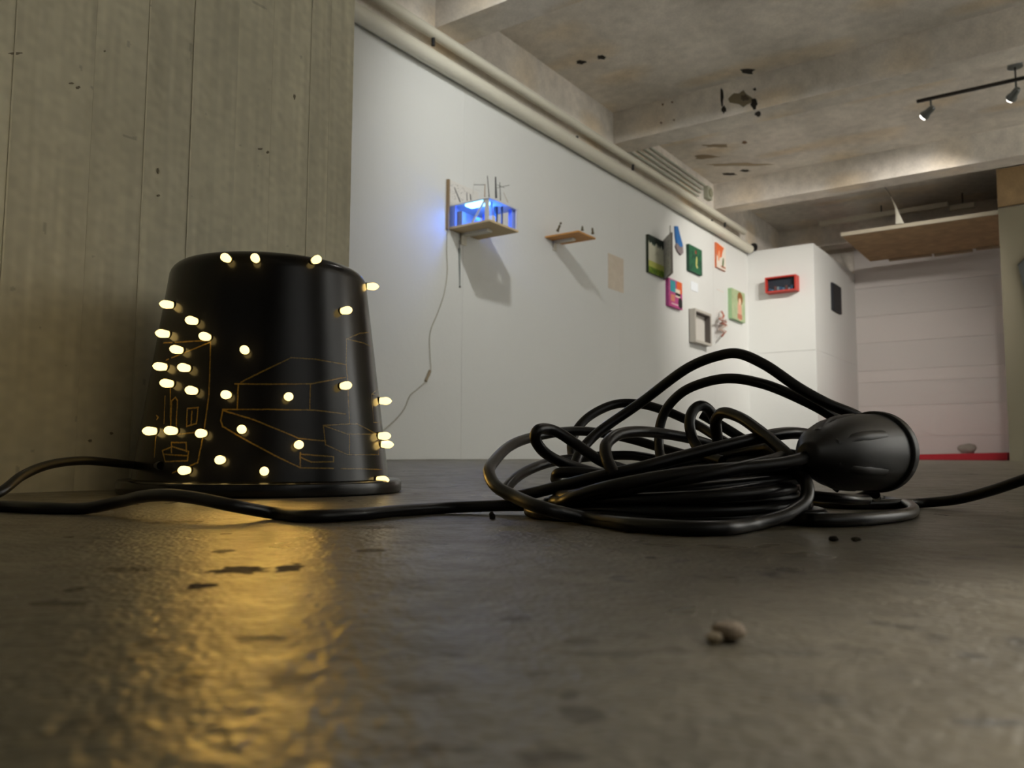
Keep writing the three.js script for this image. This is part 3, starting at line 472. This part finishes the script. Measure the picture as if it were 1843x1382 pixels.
picture('portrait_painting', 'pale green canvas with a brown-haired figure beside the corner', 1.775, 2.165, -10.01, -10.49, 0.05, std(0x8fae83, 0.7), (g, w, h) => { g.fillStyle = '#a9b98f'; g.fillRect(0, 0, w, h); wash(g, w, h, ['#9db087', '#b6c29c'], 30, 30); g.fillStyle = '#d9a48a'; g.beginPath(); g.ellipse(w * 0.58, h * 0.62, 40, 80, 0, 0, 7); g.fill(); g.fillStyle = '#8d5a26'; g.beginPath(); g.ellipse(w * 0.62, h * 0.24, 52, 44, 0, 0, 7); g.fill(); g.fillStyle = '#e7c6a8'; g.beginPath(); g.arc(w * 0.6, h * 0.35, 24, 0, 7); g.fill(); g.fillStyle = '#b9765a'; g.fillRect(w * 0.4, h * 0.78, w * 0.36, h * 0.16); });
picture('blank_card', 'small blank white card pinned under the dark green canvas', 1.945, 2.05, -8.83, -9.03, 0.004, std(0xdfe3e8, 0.7), (g, w, h) => { g.fillStyle = '#e4e9ee'; g.fillRect(0, 0, w, h); }, 'card');
picture('beige_sheet', 'faint beige paper sheet on the white wall past the pine plank', 1.63, 1.97, -6.85, -7.16, 0.002, std(0xcfc0a8, 0.9), (g, w, h) => { g.fillStyle = '#cfc3b2'; g.fillRect(0, 0, w, h); wash(g, w, h, ['#cbbeac', '#d5c9b9'], 20, 40); }, 'paper');
picture('caption_strip', 'thin caption strip on the wall below the orange painting', 2.08, 2.095, -9.64, -9.86, 0.001, std(0xd9d2cc, 0.8), (g, w, h) => { g.fillStyle = '#ddd6d0'; g.fillRect(0, 0, w, h); }, 'label');
// deep white shadow frame
{ const t = thing('shadow_frame', 'deep white shadow-box frame with a dark lining low on the wall', 'frame', [WX, 1.52, -9.0]); const w = 0.49, h = 0.385, d = 0.08, e = 0.028, m = std(0xb9b4aa, 0.6), dk = std(0x57504b, 0.8);
  part('back', box(0, 0.008, -h / 2, h / 2, -w / 2, w / 2), std(0xffffff, 0.7, { map: canvasTex(128, 128, (g, W, H) => { g.fillStyle = '#cdc9c2'; g.fillRect(0, 0, W, H); wash(g, W, H, ['#a8a39c', '#dedad2', '#8b8780'], 26, 18); }) }), t);
  part('frame_side', box(0, d, -h / 2, h / 2, w / 2 - e, w / 2), m, t); part('frame_side', box(0, d, -h / 2, h / 2, -w / 2, -w / 2 + e), m, t); part('frame_side', box(0, d, h / 2 - e, h / 2, -w / 2 + e, w / 2 - e), m, t); part('frame_side', box(0, d, -h / 2, -h / 2 + e, -w / 2 + e, w / 2 - e), m, t);
  part('lining', box(0.01, d - 0.006, -h / 2 + e, h / 2 - e, -w / 2 + e, -w / 2 + e + 0.012), dk, t); part('lining', box(0.01, d - 0.006, h / 2 - e - 0.01, h / 2 - e, -w / 2 + e + 0.012, w / 2 - e), dk, t); }
// panel standing out from the wall
{ const h0 = V(WX, 2.362, -8.105), o0 = V(-3.515, 2.362, -7.835), d = o0.clone().sub(h0), len = d.length();
  const t = thing('hinged_panel', 'grey drawn panel standing out from the wall beside the landscape canvas', 'panel', [WX, 2.146, -8.105]); t.rotation.y = Math.atan2(-d.z, d.x);
  part('board', box(0, len, -0.216, 0.216, -0.011, 0.011), std(0x6c645c, 0.7), t);
  const m = part('drawing', new THREE.BoxGeometry(len * 0.99, 0.428, 0.002), std(0xffffff, 0.7, { map: canvasTex(256, 330, (g, w, h) => { g.fillStyle = '#b5b2ab'; g.fillRect(0, 0, w, h); wash(g, w, h, ['#96938d', '#c7c4bc', '#7f7b76'], 60, 18); g.strokeStyle = '#55514c'; g.lineWidth = 2; for (let i = 0; i < 24; i++) { g.beginPath(); g.moveTo(rnd() * w, rnd() * h); g.lineTo(rnd() * w, rnd() * h); g.globalAlpha = 0.35; g.stroke(); } }) }), t); m.position.set(len / 2, 0, 0.0122);
  part('paper_tab', box(len * 0.78, len * 0.92, 0.216, 0.30, -0.002, 0.002), std(0xd8d6cf, 0.8), t); }
// blue wall figure
{ const P = (x, y) => { const p = onPlane('x', WX, x, y); return new THREE.Vector2(-p.z, p.y); };
  const t = thing('wall_figure', 'blue pointed wall figure with a brown lower end behind the hinged panel', 'ornament');
  const mk = (pts, mat, name, d) => { const g = new THREE.ExtrudeGeometry(new THREE.Shape(pts.map((p) => P(...p))), { depth: d, bevelEnabled: true, bevelSize: 0.004, bevelThickness: 0.004, bevelSegments: 2 }); const pos = g.attributes.position; for (let i = 0; i < pos.count; i++) { const a = pos.getX(i), b = pos.getY(i), c = pos.getZ(i); pos.setXYZ(i, WX + 0.005 + c, b, -a); } g.computeVertexNormals(); part(name, g, mat, t); };
  mk([[1213, 408], [1217, 408], [1221, 425], [1226, 443], [1222, 445], [1216, 438], [1214, 425]], std(0x2a6cb0, 0.5), 'body', 0.015);
  mk([[1216, 438], [1222, 445], [1226, 443], [1227, 455], [1223, 459], [1217, 452], [1214, 444]], std(0x84787a, 0.6), 'base', 0.012); }
// wire sculpture
{ const t = thing('wire_sculpture', 'curly red and white wire sculpture on the wall below the portrait', 'sculpture'), mats = [std(0xb5604a, 0.5), std(0xd8cfc4, 0.5), std(0x9a6a52, 0.5)];
  const path = [[1298, 562], [1302, 568], [1297, 574], [1304, 578], [1299, 584], [1308, 586], [1296, 592], [1305, 597], [1299, 604]];
  for (let k = 0; k < 5; k++) { const pts = path.map(([x, y], i) => onPlane('x', WX + 0.02 + 0.10 * rnd(), x + (rnd() - 0.5) * 9, y + (rnd() - 0.5) * 5)); part('wire', tube(pts, 0.006, 90, 6), mats[k % 3], t); }
  part('mount', rod(onPlane('x', WX, 1301, 585), onPlane('x', WX + 0.07, 1301, 585), 0.006), mats[1], t); }
// red shadow box on the partition
{ const t = thing('red_shadow_box', 'red framed shadow box with a dark blue scene on the partition', 'shadow box', [-3.25, 2.272, PART]), w = 0.40, h = 0.205, d = 0.15, e = 0.018, m = std(0xb53226, 0.5);
  part('back', box(-w / 2, w / 2, -h / 2, h / 2, 0, 0.01), m, t);
  for (const s of [-1, 1]) { part('frame_side', box(s * w / 2, s * (w / 2 - e), -h / 2, h / 2, 0.01, d), m, t); part('frame_side', box(-w / 2 + e, w / 2 - e, s * h / 2, s * (h / 2 - e), 0.01, d), m, t); }
  part('picture', box(-w / 2 + e, w / 2 - e, -h / 2 + e, h / 2 - e, 0.075, 0.08), std(0x1c2531, 0.6), t);
  const cm = [std(0x2d4b6a, 0.6), std(0x4a6f86, 0.6), std(0x5a3b3a, 0.6), std(0x6d7f88, 0.6)];
  for (let i = 0; i < 9; i++) { const x = -w / 2 + e + 0.03 + i * 0.036, hh = 0.025 + rnd() * 0.05; part('little_house', box(x - 0.013, x + 0.013, -h / 2 + e, -h / 2 + e + hh, 0.085, 0.11), cm[i % 4], t); } }
{ const t = thing('dark_picture', 'small black picture on the narrow side of the partition', 'painting', [-2.86, 2.22, -11.8]);
  part('stretcher', box(0, 0.03, -0.19, 0.19, -0.225, 0.225), std(0x15171f, 0.6), t);
  part('picture', box(0.03, 0.032, -0.188, 0.188, -0.223, 0.223), std(0xffffff, 0.6, { map: canvasTex(128, 128, (g, w, h) => { g.fillStyle = '#14151b'; g.fillRect(0, 0, w, h); wash(g, w, h, ['#2a2a2e', '#3a352e', '#1c2033'], 12, 16); }) }), t); }

// ------------------------------------------------------------------ alcove: soffit board, battens, paper, red plinth, stone
{ const t = thing('soffit_board', 'brown hardboard soffit with a pale front edge over the alcove', 'board');
  part('board', box(-2.55, -0.80, 2.862, 2.885, -10.93, -12.6), M.mdf, t); part('edge_strip', box(-2.55, -0.80, 2.858, 2.905, -10.905, -10.93), std(0xb5ac98, 0.7), t);
  for (const [x0, x1, z] of [[-2.3, -1.75, -12.66], [-1.72, -1.25, -12.7], [-1.2, -0.82, -12.64]]) part('torn_strip', box(x0, x1, 2.84, 2.87, z, z + 0.08), std(0x9c8b72, 0.9), t); }
for (const [a, b, c, d, l] of [[1475, 404, 1708, 376, 'long pale batten lamp housing, unlit, in the dark above the soffit board'], [1710, 376, 1756, 368, 'short pale batten housing at the end of the long one above the soffit']]) {
  const p = onPlane('z', -11.9, a, b), q = onPlane('z', -11.9, c, d), t = thing('batten', l, 'batten', [p.x, p.y, -11.9]);
  part('housing', box(0, q.x - p.x - 0.01, -0.03, 0.04, -0.03, 0.03, 0.006), std(0xcac3b2, 0.7), t); part('cap', box(-0.012, 0, -0.026, 0.036, -0.026, 0.026), std(0xb0a996, 0.7), t); part('hanger', rod(V((q.x - p.x) / 2, 0.04, 0), V((q.x - p.x) / 2, CEIL - p.y, 0), 0.008), M.darkMetal, t); }
{ const z = -10.9, P = (x, y, dz) => { const p = onPlane('z', z, x, y); p.z += dz; return p; };
  const left = [[1612, 403], [1613, 388], [1611, 374], [1606, 360], [1603, 353]], right = [[1628, 403], [1621, 388], [1614, 371], [1607, 359], [1604, 353]], pos = [], idx = [];
  left.forEach((l, i) => { for (const dz of [0, 0.006]) { const a = P(...l, dz + 0.03 * Math.sin(i)), b = P(...right[i], dz + 0.03 * Math.sin(i) + 0.03); pos.push(a.x, a.y, a.z, b.x, b.y, b.z); } });
  for (let i = 0; i < 4; i++) { const k = i * 4; for (const [a, b, c, d] of [[0, 1, 5, 4], [2, 6, 7, 3], [0, 4, 6, 2], [1, 3, 7, 5]]) idx.push(k + a, k + b, k + c, k + a, k + c, k + d); } idx.push(0, 2, 3, 0, 3, 1);
  const g = new THREE.BufferGeometry(); g.setAttribute('position', new THREE.Float32BufferAttribute(pos, 3)); g.setIndex(idx); g.computeVertexNormals();
  const t = thing('paper_curl', 'curled white paper strip rising from the soffit edge on a thread', 'paper'); part('strip', g, std(0xeeeada, 0.8), t);
  part('thread', tube([P(1604, 354, 0.0), P(1600, 346, 0.03), P(1592, 337, 0.05)], 0.0025, 20, 6), M.darkMetal, t); part('paper_end', rod(P(1592, 337, 0.05), P(1580, 326, 0.08), 0.008, 0.006, 8), std(0xe0d9cc, 0.8), t); }
{ const t = thing('red_plinth', 'low red plinth along the floor of the alcove', 'plinth'), g = new THREE.BufferGeometry();
  const x0 = -2.6, x1 = -0.83, z0 = -11.0, z1 = -12.95, h0 = 0.035, h1 = 0.092, b = 0.004;
  const s = new THREE.Shape([[x0, b], [x1, b], [x1, h1], [(x0 + x1) / 2, (h0 + h1) / 2 + 0.004], [x0, h0]].map(([x, y]) => new THREE.Vector2(x, y)));
  part('cover', new THREE.ExtrudeGeometry(s, { depth: z0 - z1, bevelEnabled: false }).translate(0, 0, z1), M.red, t); part('base', box(x0 + 0.01, x1 - 0.01, 0, b, z1, z0 - 0.01), M.black, t); }
{ const c = onPlane('z', -11.25, 1741, 813), g = new THREE.IcosahedronGeometry(0.1, 3), p = g.attributes.position;
  for (let i = 0; i < p.count; i++) { const v = V(p.getX(i), p.getY(i), p.getZ(i)), k = 0.8 + 0.4 * pnoise((v.x * 10 + 1) / 2.02, (v.y * 10 + v.z * 7 + 2) / 4.02, 3, 5, 77); p.setXYZ(i, v.x * k * 0.95, Math.max(-0.045, v.y * k * 0.78), v.z * k); }
  g.computeVertexNormals(); const t = thing('stone', 'rounded grey stone resting on the red plinth', 'stone', [c.x, 0.128, -11.25]); part('rock', g, std(0x8a827a, 0.9, { bumpMap: paintBump, bumpScale: 0.004 }), t); }
{ const a = onPlane('z', -10.88, 1832, 478), b = onPlane('z', -10.88, 1838, 560); const t = thing('grey_panel', 'dark grey angled panel on the olive side wall', 'panel');
  const s = new THREE.Shape([[a.x, a.y], [a.x + 0.35, a.y + 0.35], [a.x + 0.5, a.y - 0.5], [b.x + 0.12, b.y - 0.25], [a.x + 0.02, (a.y + b.y) / 2 + 0.15]].map(([x, y]) => new THREE.Vector2(x, y)));
  part('face', new THREE.ExtrudeGeometry(s, { depth: 0.03, bevelEnabled: false }).translate(0, 0, -10.895), std(0x565a58, 0.6), t); part('edge', rod(V(a.x, a.y, -10.87), V(a.x + 0.35, a.y + 0.35, -10.87), 0.006), M.darkMetal, t); }

renderer.render(scene, camera);
